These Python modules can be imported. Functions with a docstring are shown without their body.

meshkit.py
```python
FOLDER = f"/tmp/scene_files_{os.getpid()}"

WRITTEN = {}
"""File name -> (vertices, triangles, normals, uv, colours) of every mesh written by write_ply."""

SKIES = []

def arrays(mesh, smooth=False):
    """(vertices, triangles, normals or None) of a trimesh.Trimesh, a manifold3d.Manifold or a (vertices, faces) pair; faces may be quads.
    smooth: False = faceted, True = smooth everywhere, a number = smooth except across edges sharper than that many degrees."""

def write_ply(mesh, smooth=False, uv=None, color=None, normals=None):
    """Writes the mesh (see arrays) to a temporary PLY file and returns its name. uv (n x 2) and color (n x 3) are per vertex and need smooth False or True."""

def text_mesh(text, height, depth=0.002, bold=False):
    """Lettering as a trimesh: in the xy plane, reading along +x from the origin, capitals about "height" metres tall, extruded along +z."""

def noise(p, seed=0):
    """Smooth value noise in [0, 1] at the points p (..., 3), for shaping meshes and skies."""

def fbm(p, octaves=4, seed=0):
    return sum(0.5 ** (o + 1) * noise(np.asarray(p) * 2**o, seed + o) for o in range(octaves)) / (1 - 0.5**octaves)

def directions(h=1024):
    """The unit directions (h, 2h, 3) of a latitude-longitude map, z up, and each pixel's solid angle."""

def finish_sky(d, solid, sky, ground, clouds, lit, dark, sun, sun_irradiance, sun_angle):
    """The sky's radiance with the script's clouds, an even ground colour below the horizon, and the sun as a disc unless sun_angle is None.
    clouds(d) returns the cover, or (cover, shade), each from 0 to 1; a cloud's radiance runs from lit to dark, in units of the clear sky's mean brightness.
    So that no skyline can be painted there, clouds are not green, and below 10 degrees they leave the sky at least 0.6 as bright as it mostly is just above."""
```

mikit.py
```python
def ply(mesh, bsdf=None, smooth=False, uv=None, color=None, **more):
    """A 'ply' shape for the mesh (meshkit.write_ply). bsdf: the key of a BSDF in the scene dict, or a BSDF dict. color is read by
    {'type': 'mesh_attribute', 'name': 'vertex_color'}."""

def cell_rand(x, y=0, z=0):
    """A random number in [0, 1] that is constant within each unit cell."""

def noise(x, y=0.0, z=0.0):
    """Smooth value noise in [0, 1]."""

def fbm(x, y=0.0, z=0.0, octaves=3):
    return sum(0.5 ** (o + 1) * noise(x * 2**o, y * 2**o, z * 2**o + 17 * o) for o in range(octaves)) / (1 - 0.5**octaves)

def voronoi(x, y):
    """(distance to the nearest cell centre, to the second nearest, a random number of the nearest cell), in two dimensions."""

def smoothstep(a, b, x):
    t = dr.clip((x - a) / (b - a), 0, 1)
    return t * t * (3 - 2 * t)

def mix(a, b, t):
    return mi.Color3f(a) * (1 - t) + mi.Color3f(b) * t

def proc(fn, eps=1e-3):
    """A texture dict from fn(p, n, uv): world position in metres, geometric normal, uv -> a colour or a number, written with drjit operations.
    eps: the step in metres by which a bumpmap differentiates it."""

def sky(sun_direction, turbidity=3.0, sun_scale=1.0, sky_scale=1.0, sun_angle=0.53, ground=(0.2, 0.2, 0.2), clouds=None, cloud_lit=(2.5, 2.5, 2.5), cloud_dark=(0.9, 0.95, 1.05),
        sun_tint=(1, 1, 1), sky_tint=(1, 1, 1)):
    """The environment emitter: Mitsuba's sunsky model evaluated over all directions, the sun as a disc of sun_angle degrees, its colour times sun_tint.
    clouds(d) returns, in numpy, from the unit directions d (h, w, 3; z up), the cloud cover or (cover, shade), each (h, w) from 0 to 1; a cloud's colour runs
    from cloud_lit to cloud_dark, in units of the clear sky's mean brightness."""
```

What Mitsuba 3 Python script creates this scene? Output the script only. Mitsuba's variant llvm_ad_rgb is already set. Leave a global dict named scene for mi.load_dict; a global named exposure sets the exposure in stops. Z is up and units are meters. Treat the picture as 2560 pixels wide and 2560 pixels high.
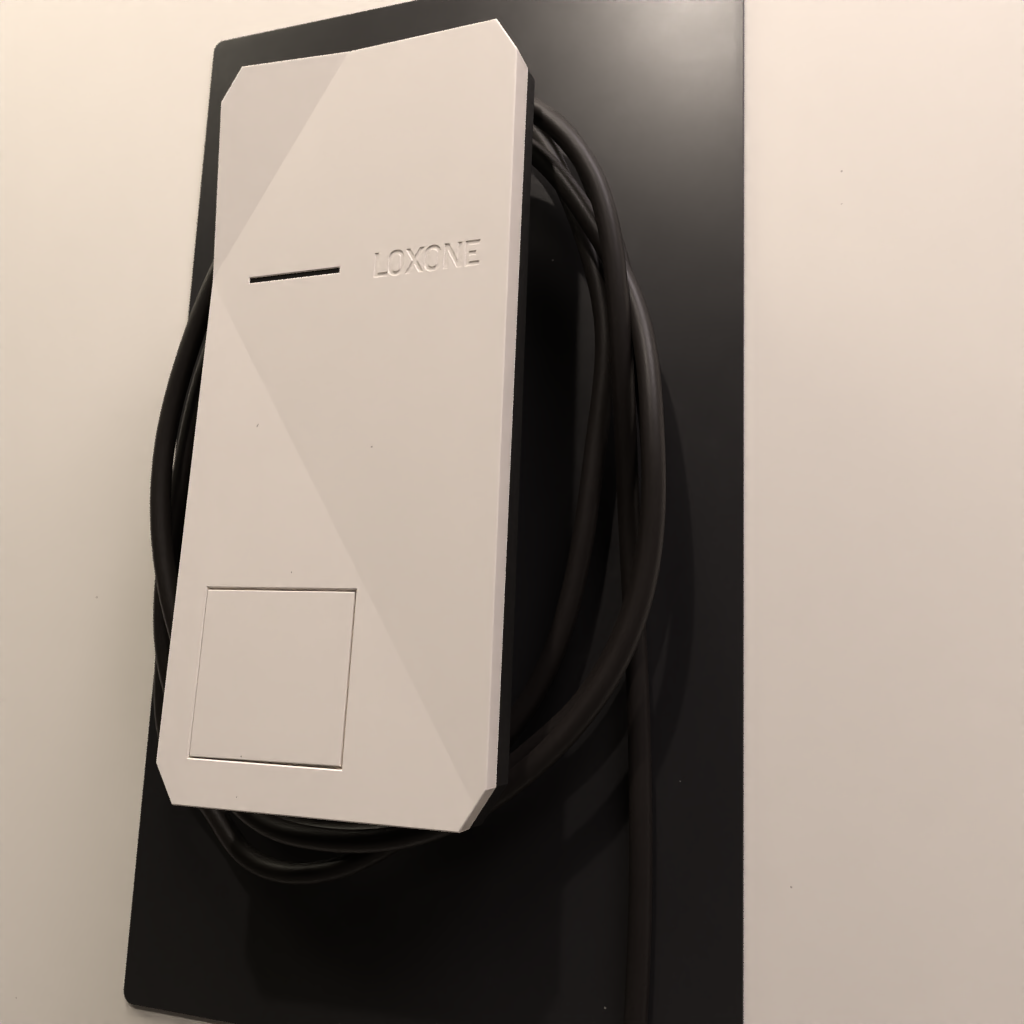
import math
import numpy as np
import trimesh
import manifold3d as m3
import mitsuba as mi
import mikit
from mikit import noise, fbm, smoothstep, mix
from scipy.interpolate import splprep, splev
from shapely.geometry import Polygon, LineString, box as sbox
from shapely.geometry.polygon import orient
from shapely.ops import unary_union
import drjit as dr

T = mi.ScalarTransform4f
scene, labels = {'type': 'scene'}, {}

# ------------------------------------------------------------------ camera, lamps, exposure
# world: x to the right along the wall, z up, y into the wall; the front of the backing plate is y = 0
exposure = 3.12
EYE = np.array([0.33647049, -0.51630966, 0.07650057])
FWD = np.array([-0.33019799, 0.93075008, 0.15707824])
UP = np.array([0.01559317, -0.16101058, 0.98682949])
scene['camera'] = {
    'type': 'thinlens', 'fov': 56.1705, 'fov_axis': 'x', 'near_clip': 0.02, 'far_clip': 30.0,
    'aperture_radius': 0.0011, 'focus_distance': 0.45,
    'to_world': T().look_at(origin=EYE.tolist(), target=(EYE + FWD).tolist(), up=UP.tolist()),
}
CEIL = 1.86                                   # underside of the unseen soffit
SPOT = np.array([0.038, -1.4, 1.594])           # unseen lamp, placed so that its glow lies on the black plate
SPOT_RAD, SPOT_POWER = 0.030, 172.0
SPOT_RGB = np.array([1.0, 0.875, 0.77])
# unseen panel lights, placed for soft light and shadow: (x, y), half size, radiance, colour. The first one, close to the wall, casts the long soft shadows.
PANELS = [((0.0, -0.62), (0.20, 0.20), 3.4, (1.0, 0.88, 0.74)), ((1.2, -0.85), (0.6, 0.35), 1.95, (1.0, 0.875, 0.87)), ((-1.7, -0.68), (0.6, 0.25), 1.9, (1.0, 0.91, 0.72))]


def ref(k):
    return {'type': 'ref', 'id': k}


def area(rgb):
    return {'type': 'area', 'radiance': {'type': 'rgb', 'value': [float(x) for x in rgb]}}


# ------------------------------------------------------------------ materials
def spots(p, pts, r):
    v = mi.Float(0.0)
    for (x, z, s) in pts:
        d = dr.sqrt(dr.square(p.x - x) + dr.square(p.z - z))
        v = dr.maximum(v, 1 - smoothstep(0.5 * r * s, r * s, d))
    return v


WALL_SPECKS = [(.3362, .3507, .9), (.336, .3316, .6), (-.1421, .1106, 1.0), (.3071, -.0272, .8),
               (-.0903, .4311, .7), (-.1726, -.1471, .8)]
COVER_SPECKS = [(.1094, .1827, 1.0), (.0392, .1969, .8), (.0395, .1974, .8), (.0399, .1980, .7), (.0686, .1186, .8), (.0499, .0068, .7), (.0501, .0263, .9)]


def wall_color(p, n, uv):
    c = mix((0.775, 0.745, 0.695), (0.795, 0.765, 0.715), fbm(p.x * 9, p.z * 9, 0.0, octaves=3))
    return mix(c, (0.22, 0.18, 0.15), 0.55 * spots(p, WALL_SPECKS, 0.0009))


def wall_height(p, n, uv):
    return 0.0001 * fbm(p.x * 420, p.z * 420, p.y * 420, octaves=3)


def cover_color(p, n, uv):
    c = mix((0.765, 0.729, 0.684), (0.785, 0.747, 0.700), fbm(p.x * 25, p.z * 25, 3.0, octaves=3))
    return mix(c, (0.16, 0.13, 0.11), 0.6 * spots(p, COVER_SPECKS, 0.0007))


PLATE_DUST = [(.2147, -.0959, 1.0), (.1729, .3156, .9), (.252, .02, .6)]


def plate_color(p, n, uv):
    return mix((0.0160, 0.0156, 0.0164), (0.30, 0.29, 0.27), 0.7 * spots(p, PLATE_DUST, 0.0007))


def plate_rough(p, n, uv):
    return 0.295 + 0.03 * fbm(p.x * 60, p.z * 60, 1.0, octaves=3)


def plate_height(p, n, uv):
    return 0.000012 * fbm(p.x * 900, p.z * 900, 5.0, octaves=2)


def cable_rough(p, n, uv):
    return 0.39 + 0.08 * fbm(p.x * 90, p.y * 90, p.z * 90, octaves=3)


scene['wall_paint'] = {'type': 'twosided', 'b': {'type': 'bumpmap', 'scale': 1.0, 't': mikit.proc(wall_height, eps=4e-4),
                       'b': {'type': 'principled', 'base_color': mikit.proc(wall_color), 'roughness': 0.6, 'specular': 0.35}}}
scene['cover_plastic'] = {'type': 'twosided', 'b': {'type': 'principled', 'base_color': mikit.proc(cover_color), 'roughness': 0.32, 'specular': 0.5}}
scene['black_coating'] = {'type': 'twosided', 'b': {'type': 'bumpmap', 'scale': 1.0, 't': mikit.proc(plate_height, eps=2e-4),
                          'b': {'type': 'principled', 'base_color': mikit.proc(plate_color), 'roughness': mikit.proc(plate_rough), 'specular': 0.5}}}
scene['black_plastic'] = {'type': 'twosided', 'b': {'type': 'principled', 'base_color': {'type': 'rgb', 'value': [0.007, 0.0068, 0.0066]}, 'roughness': 0.5, 'specular': 0.4}}
scene['cable_rubber'] = {'type': 'twosided', 'b': {'type': 'principled', 'base_color': {'type': 'rgb', 'value': [0.0130, 0.0108, 0.0098]}, 'roughness': mikit.proc(cable_rough), 'specular': 0.26}}
scene['smoked_plastic'] = {'type': 'twosided', 'b': {'type': 'principled', 'base_color': {'type': 'rgb', 'value': [0.012, 0.011, 0.010]}, 'roughness': 0.25, 'specular': 0.5}}
scene['floor_concrete'] = {'type': 'twosided', 'b': {'type': 'diffuse', 'reflectance': {'type': 'rgb', 'value': [0.09, 0.085, 0.08]}}}
scene['soffit_paint'] = {'type': 'twosided', 'b': {'type': 'diffuse', 'reflectance': {'type': 'rgb', 'value': [0.75, 0.72, 0.68]}}}
scene['lamp_metal'] = {'type': 'twosided', 'b': {'type': 'principled', 'base_color': {'type': 'rgb', 'value': [0.55, 0.55, 0.55]}, 'metallic': 1.0, 'roughness': 0.4}}


# ------------------------------------------------------------------ helpers
def add(key, mesh, bsdf, smooth=False, **more):
    scene[key] = mikit.ply(mesh, bsdf, smooth=smooth, **more)


def man(mesh):
    mesh = trimesh.Trimesh(mesh.vertices, mesh.faces, process=True)
    return m3.Manifold(m3.Mesh(np.asarray(mesh.vertices, np.float32), np.asarray(mesh.faces, np.uint32)))


def hull(pts):
    return m3.Manifold.hull_points(np.asarray(pts, float))


def prism_xz(poly, y0, y1):
    """a shapely polygon in the xz plane extruded from y0 to y1 (y0 < y1), as a Manifold"""
    out = []
    for g in getattr(poly, 'geoms', [poly]):
        m = trimesh.creation.extrude_polygon(g, y1 - y0, engine='earcut')
        v = np.asarray(m.vertices)
        m = trimesh.Trimesh(np.c_[v[:, 0], v[:, 2] + y0, v[:, 1]], m.faces[:, ::-1], process=True)
        out.append(man(m))
    r = out[0]
    for o in out[1:]:
        r = r + o
    return r


def bevelled(poly, y0, y1, b, steps=3):
    """a convex xz outline from y0 (front, rounded by b) to y1"""
    pts = []
    for k in range(steps + 1):
        a = k / steps * math.pi / 2
        q = poly.buffer(-b * (1 - math.sin(a)), join_style=2)
        y = y0 + b * (1 - math.cos(a))
        pts += [(x, y, z) for x, z in list(q.exterior.coords)[:-1]]
    pts += [(x, y1, z) for x, z in list(poly.exterior.coords)[:-1]]
    return hull(pts)


def plane3(a, b, c):
    a, b, c = (np.asarray(t, float) for t in (a, b, c))
    n = np.cross(b - a, c - a)
    return lambda x, z: (n @ a - n[0] * x - n[2] * z) / n[1]


# ------------------------------------------------------------------ the wall; out of view: floor, soffit and lamps
w = trimesh.creation.box(extents=(7.0, 0.10, 2.9))
w.apply_translation((0.1, 0.003 + 0.05, CEIL - 1.37))
add('wall', w, 'wall_paint')
labels['wall'] = {'label': 'smooth cream painted wall behind the black backing plate', 'category': 'wall', 'kind': 'structure'}
w = trimesh.creation.box(extents=(7.0, 2.6, 0.08))
w.apply_translation((0.1, 0.0025 - 1.3, CEIL + 0.04))
add('unseen_ceiling', w, 'soffit_paint')  # out of view; holds the lamps and bounces soft light
labels['unseen_ceiling'] = {'label': 'unseen pale soffit above the wall, carrying the lamps and bouncing their light', 'category': 'unseen_ceiling', 'kind': 'structure'}

w = trimesh.creation.box(extents=(7.0, 2.6, 0.1))
w.apply_translation((0.1, 0.0025 - 1.3, CEIL - 2.75))
add('floor', w, 'floor_concrete')  # unseen floor, placed to bounce light into the lower shade
labels['floor'] = {'label': 'grey floor below the wall, out of view, bouncing light up to the charger', 'category': 'floor', 'kind': 'structure'}

can = trimesh.creation.revolve(np.array([(0.050, 0.0), (0.056, 0.0), (0.056, CEIL - SPOT[2]), (0.0, CEIL - SPOT[2]), (0.0, CEIL - SPOT[2] - .004), (0.050, CEIL - SPOT[2] - .004), (0.050, 0.0)]), sections=48)
can.apply_translation(SPOT)
add('unseen_spotlight__housing', can, 'lamp_metal', smooth=30)
lens = trimesh.creation.icosphere(subdivisions=3, radius=SPOT_RAD)
lens.apply_translation(SPOT + (0, 0, 0.0))
add('unseen_spotlight__bulb', lens, 'soffit_paint', smooth=True, emitter=area(SPOT_RGB * SPOT_POWER))
labels['unseen_spotlight'] = {'label': 'unseen small warm spotlight in front of the charger, placed for the glow on the plate', 'category': 'lamp'}
for i, ((x, y), (hx, hy), e, rgb) in enumerate(PANELS):  # lamps out of view, sized and placed for the soft light
    k = 'unseen_panel_light' + (f'_{i:03d}' if i else '')
    frame = man(trimesh.creation.box(extents=(2 * hx + .03, 2 * hy + .03, .03))) - man(trimesh.creation.box(extents=(2 * hx, 2 * hy, .024))).translate((0, 0, -.006))
    frame = frame.translate((x, y, CEIL - 0.017))
    add(k + '__frame', frame, 'lamp_metal')
    v = np.array([(x - hx + .001, y - hy + .001, CEIL - .028), (x + hx - .001, y - hy + .001, CEIL - .028), (x + hx - .001, y + hy - .001, CEIL - .028), (x - hx + .001, y + hy - .001, CEIL - .028)])
    add(k + '__diffuser', trimesh.Trimesh(v, [(0, 2, 1), (0, 3, 2)], process=False), 'soffit_paint', emitter=area(np.array(rgb) * e))
    labels[k] = {'label': ('unseen small square panel light above the charger, casting the long soft shadows', 'unseen large panel light to the right, placed to light the right side of the charger', 'unseen large panel light to the left, placed to light the left wall')[i], 'category': 'lamp'}

# ------------------------------------------------------------------ the black backing plate
PX0, PX1, PZ0, PZ1 = -0.08714, 0.28396, -0.13673, 0.50893
outline = sbox(PX0 + .0075, PZ0 + .0075, PX1 - .0075, PZ1 - .0075).buffer(.0075, quad_segs=10)
add('backing_plate', bevelled(outline, 0.0, 0.0028, 0.0004, 2), 'black_coating', smooth=25)
labels['backing_plate'] = {'label': 'large satin black rounded plate on the wall behind the white charger', 'category': 'plate'}

# ------------------------------------------------------------------ the charger: cover of three flat facets
W, H, CX, CZ, YF = 0.18, 0.40922, 0.01254, 0.01993, -0.095
octagon = Polygon([(CX, 0), (W - CX, 0), (W, CZ), (W, H - CZ), (W - CX, H), (CX, H), (0, H - CZ), (0, CZ)])
P10, P7, P11 = (0.07942, 0.00343, H), (0.0, 0.00613, 0.28356), (0.1752, 0.0002, 0.0122)
_main = lambda x, z: 0.0341 * (W - x)
_tl = plane3(P10, P7, (CX, -0.0014, H))
_ll = plane3(P7, P11, (0.0, -0.0035, CZ))
y_main, y_tl, y_ll = ((lambda x, z, f=f: YF + f(x, z)) for f in (_main, _tl, _ll))
y_back = lambda z: YF + 0.0124 + 0.0055 * z / H


FRONT_SIDE = hull([(x, y, z) for x in (-.1, .3) for z in (-.1, .5) for y in (-.3, y_back(z))])     # all that lies before the cover's back


def facet_solid(yf, b=0.0009, steps=6):
    pts = []
    for k in range(steps + 1):
        a = k / steps * math.pi / 2
        q = octagon.buffer(-b * (1 - math.sin(a)), join_style=2)
        pts += [(x, yf(x, z) + b * (1 - math.cos(a)), z) for x, z in list(q.exterior.coords)[:-1]]
    pts += [(x, 1.0, z) for x, z in list(octagon.exterior.coords)[:-1]]
    return hull(pts) ^ FRONT_SIDE


cover = facet_solid(y_main) + facet_solid(y_tl) + facet_solid(y_ll)


def block(quad, yf, front, depth):
    """a box cut normal to the wall over an xz quad, from `front` before the face yf to `depth` behind it"""
    return hull([(x, yf(x, z) + d, z) for x, z in quad for d in (-front, depth)])


def countersink(quad, yf, b):
    """a bevel of b round an opening"""
    big = list(Polygon(quad).buffer(b + .0002, join_style=2).exterior.coords)[:-1]
    return hull([(x, yf(x, z) - .0002, z) for x, z in big] + [(x, yf(x, z) + b, z) for x, z in quad])


# square reader panel in the lower left facet
SX, SZ, SS = 0.01923, 0.02365, 0.08665
hole = [(SX, SZ), (SX + SS, SZ), (SX + SS, SZ + SS), (SX, SZ + SS)]
cover = cover - block(hole, y_ll, 0.004, 0.0030) - countersink(hole, y_ll, 0.0006)
inner = [(SX + .0005, SZ + .0007), (SX + SS - .0010, SZ + .0015), (SX + SS - .0009, SZ + SS - .0012), (SX + .0005, SZ + SS - .0012)]
ip = Polygon(inner)
pts = []
for k in range(4):
    a = k / 3 * math.pi / 2
    q = ip.buffer(-.0005 * (1 - math.sin(a)), join_style=2)
    pts += [(x, y_ll(x, z) + .0005 * (1 - math.cos(a)), z) for x, z in list(q.exterior.coords)[:-1]]
pts += [(x, y_ll(x, z) + .0028, z) for x, z in inner]
reader = hull(pts)
# slot of the status light
slot = [(0.0254, 0.2795), (0.0829, 0.2790), (0.0829, 0.2821), (0.0254, 0.2826)]
cover = cover - block(slot, y_main, 0.004, 0.0030) - countersink(slot, y_main, 0.0004)
sl = [(0.02548, 0.27958), (0.08282, 0.27908), (0.08282, 0.28202), (0.02548, 0.28252)]
bar = hull([(x, y_main(x, z) + d, z) for x, z in sl for d in (0.0009, 0.0028)])
# engraved lettering
ST, Z0, Z1 = 0.0019, 0.27385, 0.28695
zm = (Z0 + Z1) / 2


def rect(x0, z0, x1, z1):
    return sbox(min(x0, x1), min(z0, z1), max(x0, x1), max(z0, z1))


def ring(x0, x1):
    r = 0.0040
    o = sbox(x0 + r, Z0 - .0003 + r, x1 - r, Z1 + .0003 - r).buffer(r, quad_segs=8)
    return o.difference(o.buffer(-ST))


def bar2(x0, z0, x1, z1, s=ST):
    h = s / 2 * math.hypot(x1 - x0, z1 - z0) / abs(z1 - z0)
    return Polygon([(x0 - h, z0), (x0 + h, z0), (x1 + h, z1), (x1 - h, z1)])


letters = [
    unary_union([rect(.1043, Z0, .1043 + ST, Z1), rect(.1043, Z0, .1120, Z0 + ST)]),
    ring(.1126, .1213),
    unary_union([bar2(.1237, Z0, .1316, Z1), bar2(.1237, Z1, .1316, Z0)]),
    ring(.1336, .1424),
    unary_union([rect(.1446, Z0, .1446 + ST, Z1), rect(.1541 - ST, Z0, .1541, Z1), bar2(.1446 + 1.15e-3, Z1, .1541 - 1.15e-3, Z0)]),
    unary_union([rect(.1563, Z0, .1563 + ST, Z1), rect(.1563, Z0, .1639, Z0 + ST), rect(.1563, Z1 - ST, .1639, Z1), rect(.1563, zm - ST / 2, .1619, zm + ST / 2)]),
]
ENG, LIP = 0.00055, 0.00028


def spread(rg, d):
    """a ring of points moved outwards by d along its mitres (counter-clockwise outer rings, clockwise holes)"""
    e = np.roll(rg, -1, 0) - rg
    e /= np.linalg.norm(e, axis=1, keepdims=True)
    n = np.c_[e[:, 1], -e[:, 0]]
    m = n + np.roll(n, 1, 0)
    m /= (m * n).sum(1, keepdims=True)
    return rg + d * m


def engraving(g):
    """the solid to cut away for one letter: straight walls below a bevelled lip"""
    g = orient(g.simplify(1e-6))
    rings = [np.array(r.coords)[:-1] for r in [g.exterior, *g.interiors]]
    depth = lambda p: YF + 0.0341 * (W - p[:, 0])
    layers = [(LIP + .0003, -.0003), (0.0, LIP), (0.0, ENG)]
    v, f, base = [], [], []
    for d, dy in layers:
        base.append(sum(len(x) for x in v))
        for r in rings:
            q = spread(r, d)
            v.append(np.c_[q[:, 0], depth(q) + dy, q[:, 1]])
    for k in (0, 1):
        o = 0
        for r in rings:
            n = len(r)
            for i in range(n):
                a, b2 = base[k] + o + i, base[k] + o + (i + 1) % n
                c, d2 = base[k + 1] + o + i, base[k + 1] + o + (i + 1) % n
                f += [(a, d2, b2), (a, c, d2)]
            o += n
    v = np.concatenate(v)
    for k, flip in ((0, False), (2, True)):
        n = sum(len(r) for r in rings)
        p2 = v[base[k]:base[k] + n][:, [0, 2]]
        cuts2 = np.cumsum([len(r) for r in rings])
        pl = Polygon(p2[:cuts2[0]], [p2[i0:i1] for i0, i1 in zip(cuts2[:-1], cuts2[1:])])
        tv, tf = trimesh.creation.triangulate_polygon(pl, engine='earcut')
        idx = np.array([int(np.argmin(((p2 - t) ** 2).sum(1))) for t in tv])
        for t in idx[tf] + base[k]:
            a, b2, c = v[t]
            down = np.cross(b2 - a, c - a)[1] > 0          # must point to -y in front, to +y at the floor
            f.append(tuple(t) if down == flip else tuple(t[::-1]))
    m = trimesh.Trimesh(v, np.array(f), process=False)
    if m.volume < 0:
        m.invert()
    return man(m)


for g in letters:
    cover = cover - engraving(g)
add('wall_charger__cover', cover, 'cover_plastic')
add('wall_charger__reader_panel', reader, 'cover_plastic')
add('wall_charger__status_light_bar', bar, 'smoked_plastic')
labels['wall_charger'] = {'label': 'white faceted wall charger with cut corners mounted on the black plate', 'category': 'charger'}
labels['wall_charger__reader_panel'] = {'label': 'square flush panel in the lower left facet'}
labels['wall_charger__status_light_bar'] = {'label': 'narrow dark light slot left of the lettering'}

# black body behind the cover: flange, drum and cable gland
ins = octagon.buffer(-0.0005, join_style=2)
flange = hull([(x, y_back(z) + 0.0002, z) for x, z in list(ins.exterior.coords)[:-1]] + [(x, -0.0665, z) for x, z in list(octagon.buffer(.0003, join_style=2).buffer(.0, join_style=1).exterior.coords)[:-1]])
add('wall_charger__back_body', flange, 'black_plastic')
drum = sbox(.055, .075, .115, .33).buffer(.025, quad_segs=12)
add('wall_charger__cable_drum', prism_xz(drum, -.0663, 0.0), 'black_plastic', smooth=40)
gland = trimesh.creation.cylinder(radius=.011, height=.024, sections=6)
gland.apply_translation((.020, -.0225, .248))
add('wall_charger__cable_gland', gland, 'black_plastic')

# ------------------------------------------------------------------ the charging cable: tail, three loops, fixed end
R = 0.0060
tail = [(.219, -.0065, -.42), (.219, -.0065, -.34), (.221, -.0065, -.26), (.2265, -.0065, -.18), (.2306, -.0065, -.1216), (.2316, -.0065, -.097), (.2333, -.0065, -.0704), (.2342, -.0065, -.0376), (.2336, -.0065, -.0042),
        (.2325, -.0065, .0231), (.2309, -.0065, .0504), (.2292, -.007, .0711), (.2275, -.0066, .092), (.2265, -.0065, .1132), (.2258, -.0068, .1344), (.2250, -.009, .1551), (.2246, -.014, .1736), (.2243, -.022, .193),
        (.2246, -.030, .2127), (.2254, -.038, .2391), (.2248, -.043, .2643), (.2225, -.045, .2811), (.2198, -.046, .2964), (.2168, -.047, .314), (.2122, -.048, .3306), (.2071, -.049, .3429), (.2012, -.050, .3537),
        (.1939, -.050, .3643), (.1844, -.050, .3742), (.1736, -.050, .3827), (.158, -.050, .392), (.130, -.050, .4015), (.100, -.050, .4045)]
loop1 = [(0.0700, -0.0500, 0.4010), (0.0400, -0.0500, 0.3880), (0.0120, -0.0500, 0.3640), (-0.0120, -0.0500, 0.3340), (-0.0326, -0.0500, 0.2930), (-0.0368, -0.0500, 0.2771), (-0.0423, -0.0500, 0.2599), (-0.0484, -0.0500, 0.2410), (-0.0524, -0.0500, 0.2215), (-0.0540, -0.0500, 0.2016),
         (-0.0533, -0.0500, 0.1754), (-0.0519, -0.0500, 0.1582), (-0.0474, -0.0500, 0.1322), (-0.0427, -0.0500, 0.1165), (-0.0367, -0.0495, 0.0992), (-0.0299, -0.0490, 0.0832), (-0.0205, -0.0460, 0.0580), (-0.0065, -0.0420, 0.0180), (0.0114, -0.042, -0.0047), (0.0387, -0.0426, -0.016), (0.0599, -0.0431, -0.02), (0.0824, -0.0436, -0.0189), (0.1052, -0.0442, -0.016), (0.1258, -0.0447, -0.0115), (0.1477, -0.0453, -0.0005), (0.1742, -0.046, 0.0177), (0.1816, -0.046, 0.0229), (0.1972, -0.047, 0.0367), (0.2061, -0.047, 0.0475), (0.2116, -0.047, 0.0546), (0.2199, -0.047, 0.0659), (0.2292, -0.047, 0.082), (0.2334, -0.047, 0.0935), (0.2364, -0.047, 0.103), (0.2406, -0.047, 0.1159), (0.2431, -0.047, 0.1334), (0.2448, -0.047, 0.1539), (0.2448, -0.047, 0.1813), (0.2438, -0.047, 0.2012), (0.2399, -0.043, 0.2297), (0.236, -0.039, 0.2489), (0.2312, -0.036, 0.2668), (0.224, -0.0345, 0.2861), (0.2139, -0.0344, 0.3057), (0.2045, -0.0343, 0.3211), (0.1947, -0.0342, 0.3343), (0.1854, -0.0341, 0.3481), (0.1759, -0.034, 0.3604), (0.1689, -0.034, 0.3684),
         (0.1540, -0.0340, 0.3795), (0.1300, -0.0330, 0.3900), (0.1000, -0.0320, 0.3925)]
loop2 = [(0.0700, -.031, .389), (0.0400, -.029, .377), (0.0100, -.027, .353), (-0.0140, -.025, .320), (-0.0419, -.022, .2538), (-0.0479, -.0217, .2384), (-0.0515, -.0213, .2229), (-0.0542, -.021, .209), (-0.0570, -.0207, .1881), (-0.0602, -.0203, .1586),
         (-0.0629, -.020, .1282), (-0.0637, -.0197, .0982), (-0.0639, -.0193, .0735), (-0.0630, -.019, .0562), (-0.0600, -.0187, .0348), (-0.0499, -.0183, .0141), (-0.0338, -.018, -.003), (-0.0188, -.018, -.0161), (-0.0006, -.018, -.0341),
         (0.0195, -.018, -.0438), (0.0402, -.018, -.0454), (0.0559, -.018, -.0425), (0.0711, -.018, -.0358), (0.0972, -.018, -.0211), (0.1248, -.018, .0003), (0.1471, -.018, .0219), (0.1656, -.018, .0437), (0.1786, -.018, .066),
         (0.1840, -.018, .0774), (0.1889, -.018, .092), (0.1937, -.018, .1105), (0.1990, -.018, .1326), (0.2058, -.018, .1818), (0.2081, -.018, .2032), (0.2097, -.018, .2321), (0.2107, -.018, .2468), (0.2108, -.018, .2618), (0.2085, -.018, .2808),
         (0.2038, -0.018, 0.3002), (0.1988, -0.018, 0.315), (0.1932, -0.018, 0.3292), (0.1877, -0.018, 0.3437), (0.1817, -0.018, 0.3595), (0.1738, -0.018, 0.3755), (0.1624, -0.018, 0.3908),
         (.150, -.0175, .4030), (.124, -.0175, .4090), (.095, -.0185, .4080)]
loop3 = [(0.0620, -.0205, .398), (0.0320, -.0245, .377), (0.0060, -.029, .347), (-0.0170, -.0335, .312), (-0.0312, -.034, .2790), (-0.0404, -.034, .2551), (-0.0469, -.034, .2292), (-0.0492, -.034, .2073), (-0.0529, -.034, .1815), (-0.0554, -.034, .1514),
         (-0.0572, -.034, .1176), (-0.0565, -.034, .1016), (-0.0540, -.034, .0855), (-0.0502, -.034, .0701), (-0.0430, -.033, .0504), (-0.0285, -.029, .0265), (-0.0160, -.0245, .0085), (-0.0022, -.0225, -.0056), (0.0258, -.0225, -.0166), (0.0476, -.0225, -.0208), (0.0709, -.0225, -.0199), (0.0943, -.0225, -.0169),
         (0.1156, -.0225, -.0113), (0.1383, -.0225, .0011), (0.1604, -.0225, .0176), (0.1809, -.0225, .0347), (0.1989, -0.0225, 0.0521), (0.2103, -0.0225, 0.067),
         (0.2200, -0.0225, 0.0822), (0.2269, -0.0225, 0.0972), (0.2329, -0.0225, 0.1165), (0.2367, -0.0225, 0.1364), (0.2389, -0.0225, 0.158), (0.2389, -0.0225, 0.1868), (0.2373, -0.0225, 0.2085), (0.2333, -0.0225, 0.2354), (0.2285, -0.0225, 0.2606), (0.2222, -0.0225, 0.2843), (0.2159, -0.0225, 0.306), (0.2103, -0.0225, 0.3269), (0.2048, -0.0225, 0.3446), (0.1973, -0.0225, 0.362), (0.1872, -0.0225, 0.3797), (0.1756, -0.0225, 0.3919), (0.1639, -0.0225, 0.4013),
         (.157, -.0240, .4110), (.128, -.0260, .4210), (.094, -.0270, .4205)]
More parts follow.
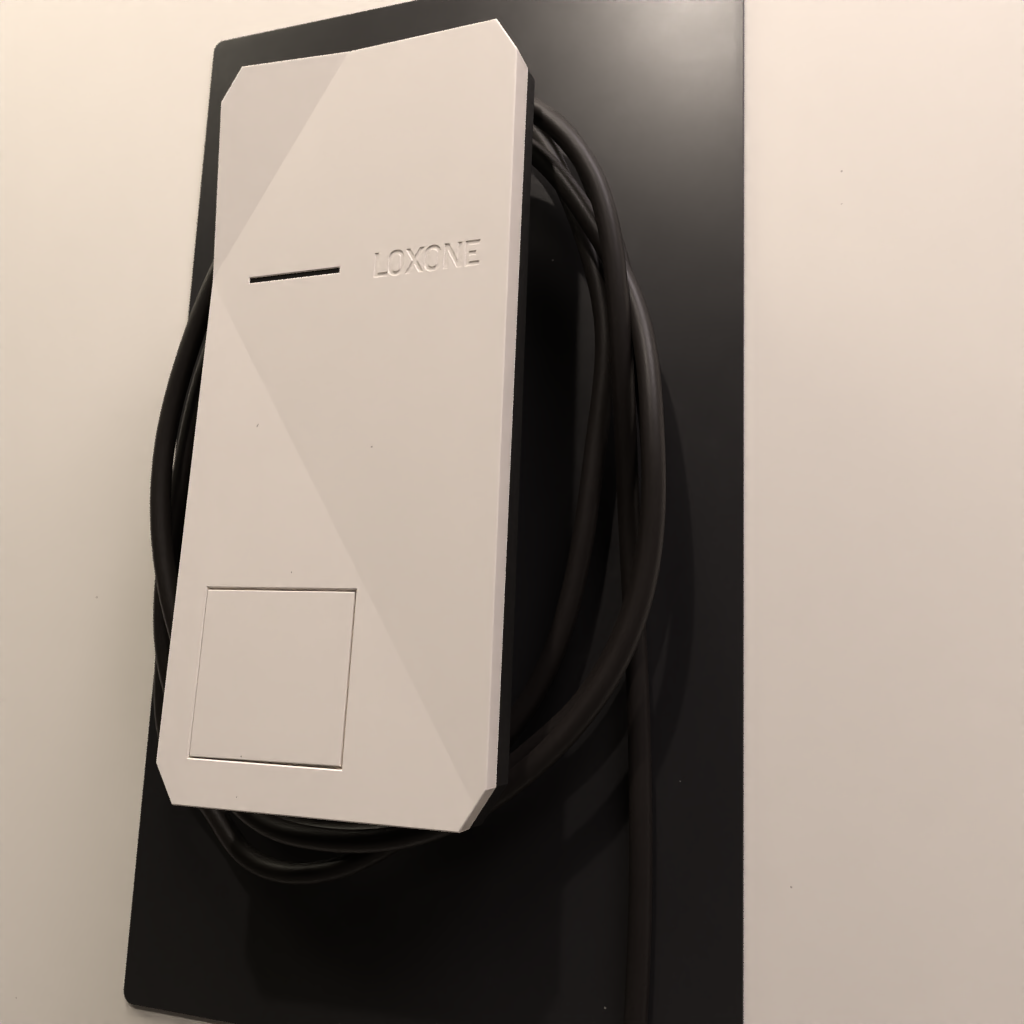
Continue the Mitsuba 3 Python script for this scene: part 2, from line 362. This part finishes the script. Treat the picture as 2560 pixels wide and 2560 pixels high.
loop4 = [(.066, -.0250, .408), (.043, -.0230, .388), (.028, -.0225, .360), (.0215, -.0225, .332), (.020, -.0225, .300), (.020, -.0225, .270), (.020, -.0225, .250)]
ctl = np.array(tail + loop1 + loop2 + loop3 + loop4)
cuts = np.cumsum([0, len(tail), len(loop1), len(loop2), len(loop3), len(loop4)])
tck, u = splprep(ctl.T, s=len(ctl) * 0.0006 ** 2, k=3)
PER, SIDES = 9, 28
us = np.concatenate([np.linspace(u[i], u[i + 1], PER, endpoint=False) for i in range(len(u) - 1)] + [[1.0]])
path = np.array(splev(us, tck)).T
tan = np.array(splev(us, tck, der=1)).T
tan /= np.linalg.norm(tan, axis=1, keepdims=True)
nrm = np.zeros_like(tan)
nv = np.cross(tan[0], (0, 1, 0))
for i in range(len(tan)):
    nv = nv - tan[i] * (nv @ tan[i])
    nv /= np.linalg.norm(nv)
    nrm[i] = nv
bn = np.cross(tan, nrm)
ang = np.arange(SIDES) * 2 * np.pi / SIDES
ringv = path[:, None] + R * (np.cos(ang)[None, :, None] * nrm[:, None] + np.sin(ang)[None, :, None] * bn[:, None])


def tube_part(i0, i1):
    v = ringv[i0:i1 + 1].reshape(-1, 3)
    n = i1 - i0
    i, j = np.meshgrid(np.arange(n), np.arange(SIDES), indexing='ij')
    q = np.stack([i * SIDES + j, i * SIDES + (j + 1) % SIDES, (i + 1) * SIDES + (j + 1) % SIDES, (i + 1) * SIDES + j], -1).reshape(-1, 4)
    f = np.vstack([q[:, [0, 1, 2]], q[:, [0, 2, 3]]])
    return trimesh.Trimesh(v, f, process=False)


keys = ['hanging_end', 'coil_loop', 'coil_loop_001', 'coil_loop_002', 'fixed_end']
edge = [min(c * PER, len(path) - 1) for c in cuts]
edge[-1] = len(path) - 1
for k, a, b in zip(keys, edge[:-1], edge[1:]):
    add('charging_cable__' + k, tube_part(a, b), 'cable_rubber', smooth=True)
labels['charging_cable'] = {'label': 'thick black rubber cable coiled in loops behind the white charger', 'category': 'cable'}
labels['charging_cable__hanging_end'] = {'label': 'cable end running down the plate on the right'}
